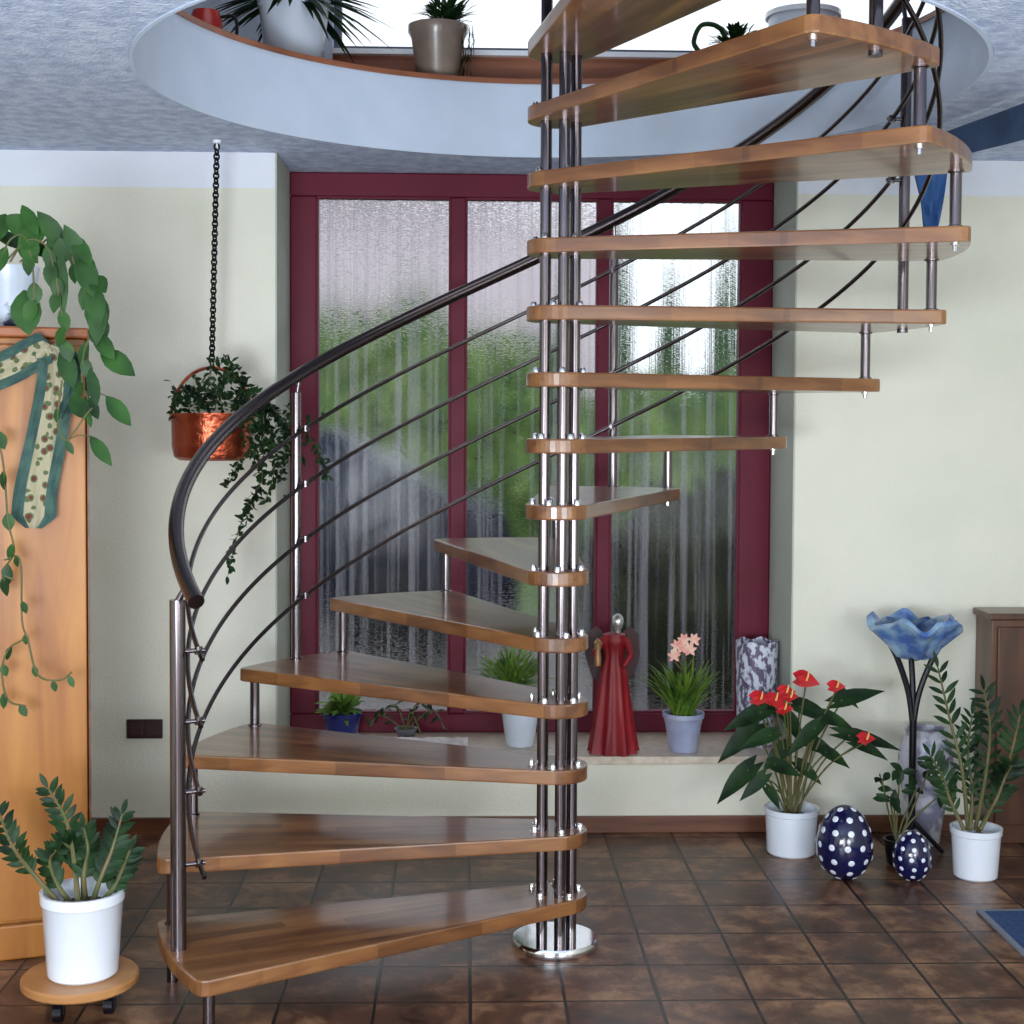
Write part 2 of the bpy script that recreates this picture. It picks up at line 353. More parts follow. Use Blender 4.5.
# ---------------------------------------------------------------- garden beyond the window
GRAVEL = mat('pale_paving', srgb(112, 108, 108), srgb(134, 128, 126), rough=.9, scale=5)
GRASS = mat('lawn_green', srgb(70, 104, 44), srgb(110, 140, 66), rough=.9, scale=9)
HEDGE = mat('hedge_green', srgb(48, 78, 42), srgb(112, 138, 68), rough=.8, scale=7)
CONIF = mat('conifer_green', srgb(36, 62, 40), srgb(78, 108, 66), rough=.8, scale=9)
DHEDGE = mat('dark_hedge', srgb(22, 26, 20), srgb(56, 62, 40), rough=.9, scale=6)
struct('ground_paving', B(-9, 9, YN+.15, 11.5, -.12, -.02), GRAVEL)
struct('ground_lawn', B(-12, 12, 11.5, 24, -.12, -.02), GRASS)
def shrub(name, loc, rx, ry, h, m, label, cat, taper=0, nl=700, group=None, lsz=.07):
    bm = new(); bmesh.ops.create_icosphere(bm, subdivisions=4, radius=1)
    for v in bm.verts:
        t = (v.co.z+1)/2; k = 1-taper*t
        q = 1+.12*math.sin(9*v.co.x+loc[0]*5)*math.sin(8*v.co.y)+.08*math.sin(13*v.co.z+loc[0])
        v.co = Vector((v.co.x*rx*k*q, v.co.y*ry*k*q, t*h*(1+.04*math.sin(11*v.co.x))))
    surf = [v.co.copy() for v in bm.verts]
    for _ in range(nl):
        p = rnd.choice(surf); d = Vector((p.x/rx, p.y/ry, .5)).normalized()+rv(.6)
        leaf(bm, p, d, (0, 0, 1), lsz*rnd.uniform(.7, 1.6), lsz*.5)
    return tag(finish(name, bm, m, loc=loc), label, cat, group)
for i, (x, h, r) in enumerate(((1.3, 3.25, .2), (1.76, 2.95, .18), (2.22, 3.3, .2), (2.68, 3.0, .18), (.84, 2.85, .18))):
    shrub('columnar_conifer', (x, 12.4+.15*(i % 2), -.03), r, r, h, CONIF, 'slim columnar conifer in the row outside the right-hand pane' if i < 4 else 'shortest slim conifer outside, behind the middle of the big window', 'tree', .5, 400, lsz=.04, group='columnar conifers in the garden' if i < 4 else None)
shrub('hedge', (1.3, 7.7, -.03), .72, .4, 1.24, DHEDGE, 'dark low hedge outside behind the right pane', 'hedge', .1, 900)
shrub('hedge', (1.9, 10.9, -.03), 1.5, .4, 1.95, HEDGE, 'bright green hedge outside behind the right pane, in front of the conifers', 'hedge', .1, 900)
shrub('hedge', (-.75, 15.5, -.03), 2.6, .7, 2.75, HEDGE, 'yellow-green bushy hedge outside behind the left and middle panes', 'hedge', .25, 1600, lsz=.12)
# neighbouring house
HW = mat('pinkish_grey_render', srgb(212, 196, 208), srgb(228, 212, 222), rough=.9, scale=2); ROOF = mat('grey_roof_tiles', srgb(96, 88, 96), rough=.8)
ho = thing('house', (-2.1, 21, -.03), 'pale pinkish grey house beyond the hedge, seen through the left and middle panes', 'house')
finish('wall', B(-4, 4.2, 0, 6, 0, 5.0), HW, ho)
bm = new(); P = [(-4.3, 4.95), (4.5, 4.95), (.1, 6.1)]; a = [bm.verts.new((x, -.3, z)) for x, z in P]; b = [bm.verts.new((x, 6.3, z)) for x, z in P]; bm.faces.new(a); bm.faces.new(b)
for i in range(3): j = (i+1) % 3; bm.faces.new((a[i], a[j], b[j], b[i]))
finish('roof', bm, ROOF, ho)
for x in (-2.8, -.4, 2.2):
    wf = finish('window', B(x, x+1.1, -.04, 0, .9, 2.1), WHITEP, ho); finish('window_glass', B(x+.08, x+1.02, -.06, -.041, .98, 2.02), GREYM, wf)
# dark car outside the left pane
CARP = mat('dark_blue_car_paint', srgb(22, 28, 50), rough=.3, coat=.2, spec=.3)
CARG = mat('car_glass', srgb(16, 20, 28), rough=.05)
TYRE = mat('tyre_rubber', srgb(22, 22, 24), rough=.8)
car = thing('car', (-1.7, 9.6, -.02), 'dark blue car parked outside behind the left window pane', 'car')
prof = [(-2.0, .35), (-2.05, .75), (-1.9, .95), (-1.0, 1.02), (-.45, 1.45), (.9, 1.5), (1.6, 1.1), (1.95, 1.0), (2.05, .6), (2.0, .3)]
bm = new(); a = [bm.verts.new((x, -.82+(.12 if z > 1.1 else 0), z)) for x, z in prof]; b = [bm.verts.new((x, .82-(.12 if z > 1.1 else 0), z)) for x, z in prof]
bm.faces.new(a); bm.faces.new(b)
for i in range(len(prof)): j = (i+1) % len(prof); bm.faces.new((a[i], a[j], b[j], b[i]))
finish('body', bm, CARP, car, bevel=.05)
for x0, x1 in ((-.78, .1), (.16, 1.2)):
    bm = new(); v = [bm.verts.new(q) for q in ((x0, -.835, 1.03), (x1, -.835, 1.03), (min(x1, .95), -.72, 1.4), (max(x0, -.4), -.72, 1.4))]; bm.faces.new(v)
    g = bmesh.ops.extrude_face_region(bm, geom=bm.faces[:]); bmesh.ops.translate(bm, vec=(0, .012, 0), verts=[e for e in g['geom'] if isinstance(e, bmesh.types.BMVert)])
    finish('side_window', bm, CARG, car)
for x in (-1.3, 1.3):
    for y in (-.74, .74):
        bm = new(); tube(bm, [(x, y-.1, .32), (x, y+.1, .32)], .32, 24); finish('wheel', bm, TYRE, car)

# ---------------------------------------------------------------- spiral staircase
RISE, TH, ZF = .19, .042, -.0287
RP, B0, DB = 1.0945, 3.7432, .37224
st = thing('spiral_staircase', (SX, SY, 0), 'spiral staircase with brown wooden treads, steel tube column and curved steel railing', 'staircase')
def pol(r, b, z): return Vector((r*math.cos(b), r*math.sin(b), z))
NT = 14
TOPZ = ZF+16.2*RISE
bm = new(); lathe(bm, [(0, 0), (.125, 0), (.128, .006), (.128, .022), (.122, .03), (0, .03)], 48)
finish('base_plate', bm, CHROME, st, smooth=True)
for k in range(5):
    a = math.radians(-77+72*k); c = Vector((.0475*math.cos(a), .0475*math.sin(a), 0))
    bm = new(); tube(bm, [c+Vector((0, 0, .03)), c+Vector((0, 0, TOPZ))], .0158, 20)
    finish('column_tube', bm, STEEL, st, smooth=True)
# tread outline in the tread's own frame: +x points outward, +y is the front (climbing) edge
def tread_outline():
    R, rh, half = 1.135, .093, DB/2+.034
    pts = []
    C = Vector((R*math.cos(half), R*math.sin(half)))
    L_ = C.length; al = math.atan2(C.y, C.x); th = math.acos(rh/L_)
    ta = al+th        # angle of the tangent point on the hub, front side
    n = 18
    for i in range(n+1):
        t = ta+(2*PI-2*ta)*i/n; pts.append((rh*math.cos(t), rh*math.sin(t)))
    m = 16; rc = .022
    a1 = -half; 
    # rounded corners by chamfering with three points each
    T1 = Vector(pts[-1]); Cb = Vector((C.x, -C.y)); d1 = (Cb-T1).normalized(); d2 = Vector((-math.sin(-half), math.cos(-half)))
    pts += [tuple(Cb-d1*rc), tuple(Cb-d1*rc*.3+d2*rc*.3), tuple(Cb+d2*rc)]
    for i in range(1, m):
        t = -half+.03+(2*half-.06)*i/m; pts.append((R*math.cos(t), R*math.sin(t)))
    T2 = Vector(pts[0]); d1 = (C-T2).normalized(); d2 = Vector((math.sin(half), -math.cos(half)))
    pts += [tuple(C+d2*rc), tuple(C-d1*rc*.3+d2*rc*.3), tuple(C-d1*rc)]
    return pts
OUT = tread_outline()
tproto = None; nut = None; bolt = None
for k in range(1, NT+1):
    z = ZF+k*RISE; b = B0-DB*(k-.5)
    if tproto is None:
        bm = prism(new(), OUT, -TH, 0)
        bmesh.ops.recalc_face_normals(bm, faces=bm.faces)
        ed = [e for e in bm.edges if abs(e.verts[0].co.z-e.verts[1].co.z) < 1e-6]
        bmesh.ops.bevel(bm, geom=ed, offset=.005, segments=2, affect='EDGES', profile=.6)
        t = finish('tread', bm, BEECH, st, loc=(0, 0, z), rotz=b); tproto = t
        nuts = []
        for j in range(5):
            bm = new(); a = math.radians(-46+72*j); lathe(bm, [(.0, .016), (.007, .014), (.0095, .007), (.0095, .001), (.013, .001), (.013, 0)], 10, (.072*math.cos(a), .072*math.sin(a), 0))
            nuts.append(finish('cap_nut', bm, CHROME, t, smooth=True))
        for sg in (1, -1):
            bm = new(); lathe(bm, [(0, 0), (.011, 0), (.011, -.006), (.006, -.007), (.006, -.02), (0, -.022)], 10, (RP*math.cos(sg*DB/2), RP*math.sin(sg*DB/2), -TH))
            nuts.append(finish('bolt_end', bm, CHROME, t, smooth=True))
    else:
        t = tproto.copy(); COL.objects.link(t); t.location = (0, 0, z); t.rotation_euler = (0, 0, b)
        for q in nuts:
            c = q.copy(); COL.objects.link(c); c.parent = t
            c.rotation_euler = (0, 0, 0)
# spacer posts between neighbouring treads
for k in range(0, NT):
    b = B0-DB*k
    z1 = ZF+(k+1)*RISE-TH; z0 = ZF+k*RISE if k > 1 else 0
    bm = new(); p0, p1 = pol(RP, b, z0), pol(RP, b, z1); tube(bm, [p0, p1], .0155, 16)
    if k > 0: lathe(bm, [(.0, .0), (.021, 0), (.021, .004), (.0155, .006)], 16, pol(RP, b, ZF+k*RISE))
    lathe(bm, [(.0155, -.006), (.021, -.004), (.021, 0), (0, 0)], 16, p1)
    finish('spacer_post', bm, STEEL, st, smooth=True)
ROFF = (.78, .595, .41, .22); HOFF = .96; RR, RH = 1.05, 1.08
# newel and balusters
for k in (1, 4, 7, 10, 13):
    b = B0-DB*(k-.5); z0 = ZF+k*RISE
    if k == 1:
        bm = new(); tube(bm, [pol(RP+.01, b, z0-.02), pol(RP+.01, b, z0+HOFF-.045)], .0205, 20)
        nw = finish('newel_post', bm, STEEL, st, smooth=True)
        bm = new(); tube(bm, [pol(RP+.01, b, z0+HOFF-.05), pol(RH, b, z0+HOFF-.01)], .009, 10)
        finish('rail_bracket', bm, STEEL, nw, smooth=True)
        hold = nw
    else:
        bm = new(); tube(bm, [pol(RP, b, z0-TH-.012), pol(RP, b, z0+HOFF-.06)], .0165, 18)
        lathe(bm, [(.0165, .005), (.023, .004), (.023, 0), (0, 0)], 16, pol(RP, b, z0))
        hold = finish('baluster', bm, STEEL, st, smooth=True)
        bm = new(); tube(bm, [pol(RP-.004, b, z0+HOFF-.07), pol(RH, b, z0+HOFF-.015)], .007, 10)
        finish('rail_bracket', bm, STEEL, hold, smooth=True)
    for off in ROFF:
        bm = new(); tube(bm, [pol(RP-.004, b, z0+off), pol(RR-.016, b, z0+off)], .006, 10); lathe(bm, [(0, -.011), (.0105, -.01), (.0105, .01), (0, .011)], 12, pol(RR, b, z0+off))
        finish('rod_clamp', bm, STEEL, hold, smooth=True)
def hel(R, off, k): return pol(R, B0-DB*k, ZF+(k+.5)*RISE+off-.095*1.0)
# (rails follow the pitch line of the stair)
def helix(R, off, k0, k1, n=130): return [pol(R, B0-DB*(k0+(k1-k0)*i/n), ZF+(k0+(k1-k0)*i/n+.5)*RISE+off) for i in range(n+1)]
bm = new(); tube(bm, helix(RH, HOFF, .28, 14.6, 170), .0215, 18)
hr = finish('handrail', bm, DSTEEL, st, smooth=True)
p0 = hel(RH, HOFF, .28)
for i, off in enumerate(ROFF):
    bm = new(); tube(bm, helix(RR, off, (.40, .44, .47, .37)[i], 14.4, 170), .0068, 10)
    finish('guard_rod', bm, DSTEEL, st, smooth=True)

# ---------------------------------------------------------------- left: pine cabinet
CORN = mat('cornice_wood', srgb(134, 70, 34), srgb(160, 92, 50), rough=.4, scale=10, stretch=(.2, 1, 1))
cang = math.atan2(.074, .237); cc, cs = math.cos(cang), math.sin(cang)
cab = thing('cabinet', (-1.077, 4.23, 0), 'tall pine cabinet at the left edge with a trailing plant on top', 'cabinet', cang)
CW, CD, CH = 1.0, .42, 1.8
finish('body', B(-CW, -.002, .022, CD, .0, CH-.03), PINE, cab, bevel=.004)
finish('cornice', B(-CW-.01, .004, -.012, CD+.01, CH-.03, CH), CORN, cab, bevel=.006)
finish('side_edge', B(-.002, .004, .0, CD, .0, CH-.03), SKIRT, cab)
finish('plinth', B(-CW, .002, -.006, .024, 0, .1), PINE, cab, bevel=.006)
bm = B(-.5, -.006, -.0, .021, .11, CH-.05); d1 = finish('door', bm, PINE, cab, bevel=.004)
bm = B(-CW, -.506, 0, .021, .11, CH-.05); d2 = finish('door', bm, PINE, cab, bevel=.004)
bm = new(); lathe(bm, [(0, 0), (.012, .0), (.009, .012), (.016, .022), (.012, .03), (0, .032)], 16)
bmesh.ops.rotate(bm, verts=bm.verts, matrix=Matrix.Rotation(PI/2, 3, 'X')); bmesh.ops.translate(bm, verts=bm.verts, vec=(-.46, 0, 1.0)); finish('knob', bm, PINE, d1, smooth=True)

def cabp(px, py, out=.03):
    """a point `out` metres in front of the cabinet face, in that direction"""
    d = ray(px, py); n = Vector((cs, -cc, 0)); o = Vector((-1.077, 4.23, 0))+n*out
    t = ((o-Vector((0, 0, CZ))).dot(n))/d.dot(n)
    return Vector((0, 0, CZ))+d*t

# patterned cloth draped on the cabinet
def ribbon(bm, pts, widths, side, th=.006, nx=6, wave=.006):
    front, back = [], []
    nrm = Vector((cs, -cc, 0))
    for i, (p, w_) in enumerate(zip(pts, widths)):
        t = (pts[min(i+1, len(pts)-1)]-pts[max(i-1, 0)]).normalized(); s = t.cross(nrm).normalized()
        fr, bk = [], []
        for j in range(nx+1):
            u = side[0]+(side[1]-side[0])*j/nx
            q = p+s*(u*w_)+nrm*(wave*math.sin(7*u+i*.5)+.008)
            fr.append(bm.verts.new(q)); bk.append(bm.verts.new(q-nrm*th))
        front.append(fr); back.append(bk)
    m = len(front)
    for i in range(m-1):
        for j in range(nx):
            bm.faces.new((front[i][j], front[i][j+1], front[i+1][j+1], front[i+1][j])); bm.faces.new((back[i][j], back[i+1][j], back[i+1][j+1], back[i][j+1]))
        bm.faces.new((front[i][0], front[i+1][0], back[i+1][0], back[i][0])); bm.faces.new((front[i][nx], back[i][nx], back[i+1][nx], front[i+1][nx]))
    for i in (0, m-1):
        for j in range(nx): bm.faces.new((front[i][j], back[i][j], back[i][j+1], front[i][j+1]))
    return bm
TEAL = mat('teal_cloth', srgb(46, 74, 70), srgb(66, 94, 84), rough=.9, scale=20)
def floral(name):
    m = bpy.data.materials.new(name); m.use_nodes = True
    nt = m.node_tree; N = nt.nodes; L = nt.links; b = N['Principled BSDF']; b.inputs['Roughness'].default_value = .9
    tc = N.new('ShaderNodeTexCoord'); v = N.new('ShaderNodeTexVoronoi'); v.inputs['Scale'].default_value = 38; L.new(tc.outputs['Object'], v.inputs['Vector'])
    r = N.new('ShaderNodeValToRGB'); e = r.color_ramp.elements; r.color_ramp.interpolation = 'CONSTANT'
    e[0].color = srgb(104, 44, 42); e[0].position = 0; e[1].color = srgb(164, 156, 128); e[1].position = .42
    k = e.new(.26); k.color = srgb(86, 98, 64)
    L.new(v.outputs['Distance'], r.inputs[0]); L.new(r.outputs[0], b.inputs['Base Color']); return m
FLORAL = floral('cream_floral_cloth')
scarf_top = cabp(48, 350)
paths = [[(-18, 378), (12, 366), (36, 352), (50, 346)], [(48, 346), (56, 362), (54, 392), (46, 440), (36, 490), (33, 528)]]
sc = thing('scarf', cabp(48, 350), 'cream floral scarf with teal borders draped on the pine cabinet', 'scarf')
for P, w0, w1 in ((paths[0], .05, .045), (paths[1], .045, .062)):
    pts = [p-Vector(sc.location) for p in bez([cabp(*q) for q in P], 6)]
    ws = [w0+(w1-w0)*i/(len(pts)-1) for i in range(len(pts))]
    ws[-1] *= .35; ws[-2] *= .7
    finish('floral_band', ribbon(new(), pts, ws, (-.47, .47)), FLORAL, sc)
    finish('teal_border', ribbon(new(), pts, ws, (.45, 1.0), nx=3), TEAL, sc)
    finish('teal_border', ribbon(new(), pts, ws, (-1.0, -.45), nx=3), TEAL, sc)
pts = [p-Vector(sc.location) for p in bez([cabp(66, 352, .034), cabp(76, 368, .034), cabp(70, 400, .034), cabp(60, 418, .034)], 6)]
finish('teal_tail', ribbon(new(), pts, [.02]*len(pts), (-1, 1), nx=4), TEAL, sc)

# pothos on the cabinet
pp = at(10, 324, 4.36); pp.z = CH
po = thing('potted_pothos', pp, 'trailing pothos in a blue and white pot on top of the pine cabinet', 'potted plant')
PBW = mat('white_pot_dark_marks', srgb(214, 224, 240), srgb(60, 74, 96), rough=.3, scale=11, lo=.56, hi=.62)
finish('pot', lathe(new(), [(0, 0), (.06, 0), (.072, .02), (.082, .17), (.086, .185), (.078, .185), (.072, .16), (0, .16)], 32), PBW, po, smooth=True)
finish('soil', lathe(new(), [(.073, .162), (0, .168)], 24), SOIL, po)
vines = [([(10, 262), (30, 232), (52, 222), (66, 240), (74, 262), (84, 290), (92, 310), (90, 335), (84, 352), (82, 380), (88, 400)], 4.12, .062, 5),
         ([(5, 262), (28, 240), (46, 246), (54, 268), (58, 290), (62, 318), (64, 340)], 4.1, .07, 4),
         ([(20, 262), (58, 232), (74, 240), (84, 258), (90, 278), (96, 300), (98, 322)], 4.14, .075, 3),
         ([(0, 262), (10, 240), (24, 236), (32, 262), (34, 290), (34, 300)], 4.1, .07, 6),
         ([(0, 250), (-12, 250), (-14, 330), (-4, 420), (4, 470), (8, 520), (14, 552), (2, 572), (14, 580)], 4.05, .055, 5),
         ([(4, 560), (20, 560), (22, 620), (28, 640), (38, 675), (60, 680), (72, 672)], 4.05, .034, 6),
         ([(22, 640), (8, 650), (2, 672), (8, 700), (26, 706)], 4.05, .042, 6),
         ([(62, 380), (58, 420), (66, 440), (86, 415), (92, 408)], 4.06, .04, 8)]
lb, sb = new(), new()
for P, Y, sz, step in vines:
    pts = [at(x, y, Y)-pp for x, y in P]; c = bez(pts, 6)
    tube(sb, c, .0028, 6)
    for i in range(4, len(c), step):
        t = (c[i]-c[i-1]).normalized(); s = 1 if (i//step) % 2 else -1
        d = Vector((s*rnd.uniform(.1, .5), -.1, -rnd.uniform(.7, 1.0)))+t*.3
        leaf(lb, c[i], d, Vector((rnd.uniform(-.3, .3)+.3*s, -1, rnd.uniform(.1, .4))), sz*rnd.uniform(.85, 1.15), sz*rnd.uniform(.5, .62), .15, .15, 'oval')
for x, y, x2, y2 in ((106, 396, 84, 392), (90, 436, 66, 440), (94, 332, 90, 318), (92, 276, 80, 270)):
    a, b = at(x, y, 4.12)-pp, at(x2, y2, 4.12)-pp; tube(sb, [a, (a+b)/2+Vector((0, 0, .008)), b], .002, 6)
big = ((64, 246, 40, 214, .05), (66, 262, 60, 240, .05), (50, 232, 62, 305, .055), (84, 262, 66, 228, .045), (70, 232, 90, 262, .04), (80, 252, 92, 292, .06), (92, 276, 104, 290, .05), (92, 282, 98, 322, .055), (100, 296, 96, 340, .05),
       (100, 350, 131, 372, .058), (94, 332, 112, 356, .045), (106, 396, 128, 422, .046), (90, 436, 109, 462, .038), (72, 396, 86, 416, .05), (90, 368, 96, 402, .035), (30, 232, 8, 218, .06), (22, 205, 36, 232, .04), (24, 290, 28, 330, .08), (6, 214, -10, 240, .06), (46, 224, 20, 246, .06), (62, 348, 72, 384, .05))
for x, y, x2, y2, w_ in big:
    a, b = at(x, y, 4.12)-pp, at(x2, y2, 4.09)-pp
    leaf(lb, a, b-a, (.1, -1, .3), (b-a).length*1.1, w_*1.05, .1, .15, 'oval')
for x, y in ((24, 226), (38, 232), (16, 240), (30, 246), (2, 238)):
    a = at(x, y, 4.2)-pp; leaf(lb, a, rv()+Vector((.3, -.2, .1)), (0, -1, .6), .075, .055, .4, .2, 'heart')
finish('vines', sb, STEM, po); finish('leaves', lb, LEAF, po, smooth=True)

# socket on the wall
SOC = mat('brown_plastic', srgb(52, 30, 34), rough=.35)
a, b = at(127, 719, YW), at(163, 738, YW)
s = tag(finish('wall_socket', B(a.x, b.x, YW-.012, YW, b.z, a.z), SOC, bevel=.003), 'dark brown double socket plate on the cream wall near the pine cabinet', 'socket')
SOC2 = mat('brown_plastic_insert', srgb(58, 30, 34), rough=.4)
mx = (a.x+b.x)/2
for x0, x1 in ((a.x+.012, mx-.005), (mx+.005, b.x-.012)):
    finish('socket_insert', B(x0, x1, YW-.0155, YW-.012, b.z+.012, a.z-.012), SOC2, s, bevel=.002)

# ---------------------------------------------------------------- hanging copper pot
hp = at(217, 142, 5.2); hx, hz = hp.x, ZC
pz = at(211, 460, 5.2).z; pxc = at(212, 440, 5.2).x
hg = thing('hanging_copper_pot', (pxc, 5.2, pz), 'copper pot with a trailing plant hanging on a chain from the ceiling', 'hanging planter')
finish('pot', lathe(new(), [(0, 0), (.115, 0), (.132, .012), (.139, .05), (.14, .13), (.146, .152), (.148, .165), (.141, .165), (.134, .13), (0, .12)], 40), COPPER, hg, smooth=True)
finish('soil', lathe(new(), [(.134, .13), (0, .142)], 24), SOIL, hg)
bm = new(); tube(bm, [( .144*math.cos(PI*i/20), 0, .14+.185*math.sin(PI*i/20)) for i in range(21)], .006, 8)
finish('handle', bm, COPPER, hg, smooth=True)
dx = hx-pxc; zt = hz-pz
bm = new(); N_ = 46
zb = .335
for i in range(N_):
    z = zb+(zt-zb-.015)*(i+.5)/N_; L_ = (zt-zb)/N_*.72
    pts = []
    for j in range(13):
        a = 2*PI*j/12; p = Vector((.0085*math.cos(a), 0, L_*math.sin(a))) if i % 2 else Vector((.004*math.cos(a), .0085*math.cos(a), L_*math.sin(a)))
        pts.append(p+Vector((dx*(z-zb)/(zt-zb), 0, z)))
    tube(bm, pts, .0036, 6, cap=False)
finish('chain', bm, BLACK, hg)
finish('ceiling_hook', tube(lathe(new(), [(0, zt), (.016, zt), (.014, zt-.01), (0, zt-.012)], 16, (dx, 0, 0)), [(dx, 0, zt-.01), (dx, 0, zt-.03)], .004, 8), WPOT, hg)
lb, sb = new(), new(); O = Vector(hg.location)
trails = [[(205, 408), (198, 392), (186, 388), (176, 398), (174, 418)], [(215, 408), (222, 380), (232, 372), (245, 395)], [(228, 405), (250, 392), (262, 410), (264, 440), (262, 470), (254, 500), (246, 520)],
          [(230, 405), (262, 400), (280, 420), (286, 448), (280, 480)], [(240, 408), (282, 414), (308, 436), (322, 458), (326, 474)], [(235, 405), (240, 440), (236, 470), (228, 485)],
          [(240, 405), (256, 450), (262, 480), (248, 505), (236, 540), (228, 575)], [(225, 405), (270, 430), (274, 470), (266, 500)], [(215, 405), (210, 370), (224, 358), (240, 372), (250, 390)], [(240, 410), (270, 405), (290, 440), (300, 460)]]
for P in trails:
    c = bez([at(x, y, 5.13+rnd.uniform(-.05, .05))-O for x, y in P], 7); tube(sb, c, .0016, 5)
    for i in range(1, len(c)):
        for q in range(3):
            leaf(lb, c[i]+rv(.006), rv()+Vector((0, -.3, -.3)), rv()+Vector((0, -.5, .5)), rnd.uniform(.02, .034), .014, .2, .2, 'oval')
for _ in range(420):   # bushy crown over the rim and the dense clump on the right
    if rnd.random() < .45: c = at(rnd.uniform(178, 250), rnd.uniform(385, 412), 5.15)-O
    else: c = at(rnd.gauss(272, 15), rnd.gauss(436, 17), 5.12)-O
    leaf(lb, c+rv(.03), rv()+Vector((0, -.3, .1)), rv()+Vector((0, -.5, .5)), rnd.uniform(.02, .036), .015, .2, .2, 'oval')
finish('stems', sb, STEM, hg); finish('leaves', lb, LEAFD, hg)

# ---------------------------------------------------------------- plant trolley, bottom left
tr_c = Vector((-.999, 3.815, 0))
tro = thing('plant_trolley', tr_c, 'round wooden plant trolley on castors standing on the tiles at bottom left', 'plant trolley')
LWOOD = mat('trolley_wood', srgb(160, 108, 62), srgb(184, 132, 80), rough=.4, scale=12, stretch=(.2, 1, 1))
finish('board', lathe(new(), [(0, .068), (.145, .068), (.15, .073), (.15, .088), (.145, .093), (0, .093)], 48), LWOOD, tro, smooth=True)
for k in range(4):
    a = PI/4+PI/2*k+.4; x, y = .09*math.cos(a), .09*math.sin(a)
    bm = tube(new(), [(x-.011, y, .024), (x+.011, y, .024)], .024, 18); box(bm, x-.016, x+.016, y-.008, y+.008, .045, .068); box(bm, x-.016, x-.012, y-.006, y+.006, .02, .05); box(bm, x+.012, x+.016, y-.006, y+.006, .02, .05)
    finish('castor', bm, BLACK, tro)
def cyl_pot(root, r0, r1, h, m=WPOT, rim=.004):
    finish('pot', lathe(new(), [(0, 0), (r0-.006, 0), (r0, .006), (r1, h*.86), (r1+rim, h*.88), (r1+rim*1.3, h), (r1-.004, h), (r1-.008, h*.8), (0, h*.78)], 40), m, root, smooth=True)
    finish('soil', lathe(new(), [(r1-.009, h*.79), (0, h*.84)], 24), SOIL, root)
def zz_stem(lb, sb, pts, ln, wd, n=16, start=.3):
    c = bez(pts, 10); m = len(c); tube(sb, c, [.007*(1-.75*i/m)+.001 for i in range(m)], 7)
    for i in range(n):
        q = start+(1-start)*i/(n-1); k = min(m-2, int(q*(m-1))); t = (c[k+1]-c[k]).normalized()
        side = t.cross(Vector((rnd.uniform(-.3, .3), -1, rnd.uniform(-.2, .2)))).normalized()
        for s in (1, -1):
            sc_ = (1-.45*abs(q-.65)/.65)
            leaf(lb, c[k], side*s+t*.9+rv(.18), Vector((0, -1, .5))+rv(.3), ln*sc_*rnd.uniform(.85, 1.1), wd*sc_, .15, .25, 'oval')
    leaf(lb, c[-1], t, (0, -1, .4), ln*.8, wd*.8, .1)
zl = Vector((-.992, 3.815, .0935))
z1 = thing('potted_zz_plant', zl, 'dark green ZZ plant in a white pot on the round wooden trolley', 'potted plant')
cyl_pot(z1, .09, .103, .222)
lb, sb = new(), new()
for P in ([(60, 905), (30, 870), (12, 845), (-2, 810)], [(78, 905), (74, 860), (66, 820), (48, 788)], [(84, 905), (82, 870), (72, 850), (62, 842)], [(92, 905), (100, 880), (112, 850), (122, 815)], [(98, 905), (112, 890), (122, 870), (130, 850)], [(86, 905), (84, 875), (88, 850), (84, 828)], [(72, 905), (58, 885), (50, 862), (56, 850)]):
    zz_stem(lb, sb, [at(x, y, 3.81+rnd.uniform(-.04, .04))-zl for x, y in P], .056, .019, 12)
finish('stems', sb, STEM, z1); finish('leaves', lb, LEAFD, z1, smooth=True)

# ---------------------------------------------------------------- sill things
BPOT = mat('cobalt_glaze', srgb(16, 26, 92), srgb(28, 40, 120), rough=.2, scale=6, coat=.4)
def bushy(lb, n, c, r, ln, wd, up=.6, shape='oval', droop=.35):
    for _ in range(n):
        d = rv(); d.z = abs(d.z)+up*rnd.random(); d.normalize()
        leaf(lb, Vector(c)+d*r*rnd.uniform(.1, .7), d+rv(.3), (0, -.3, 1), ln*rnd.uniform(.6, 1.1), wd, droop, .2, shape)
ZT = ZS+.001
q = at(342, 735, 5.68); q.z = ZT
t = thing('potted_herb', q, 'small leafy plant in a cobalt blue pot at the left end of the sill', 'potted plant')
cyl_pot(t, .055, .076, .115, BPOT); lb = new(); bushy(lb, 130, (0, 0, .1), .1, .07, .02, .5); finish('leaves', lb, LEAFL, t)
q = at(520, 745, 5.6); q.z = ZT
t = thing('potted_bush', q, 'fine yellow-green bushy plant in a pale pot on the sill behind the stair column', 'potted plant')
PALE = mat('pale_blue_white_glaze', srgb(202, 212, 226), rough=.25, coat=.3)
cyl_pot(t, .055, .072, .15, PALE); lb = new(); bushy(lb, 520, (-.03, 0, .2), .2, .07, .008, .5, 'strap'); finish('leaves', lb, LEAFL, t)
# trailing dark plant beside it
q = at(406, 742, 5.68); q.z = ZT
t = thing('potted_ivy', q, 'low dark arching plant on the sill between the blue pot and the first mullion', 'potted plant')
DPOT = mat('grey_clay', srgb(96, 98, 104), rough=.6)
cyl_pot(t, .03, .04, .05, DPOT); lb, sb = new(), new()
for P in ((-.1, .1, -.14, .06), (.1, .12, .15, .05), (-.04, .14, -.09, .1), (.05, .15, .1, .11), (.02, .11, .06, .03)):
    c = bez([(0, 0, .04), (P[0], 0, P[1]), (P[2], -.02, P[3])], 8); tube(sb, c, .003, 6)
    for i in range(4, len(c), 2): leaf(lb, c[i], rv()+Vector((0, 0, .3)), (0, -.5, 1), .04, .016)
finish('stems', sb, STEM, t); finish('leaves', lb, LEAFD, t)
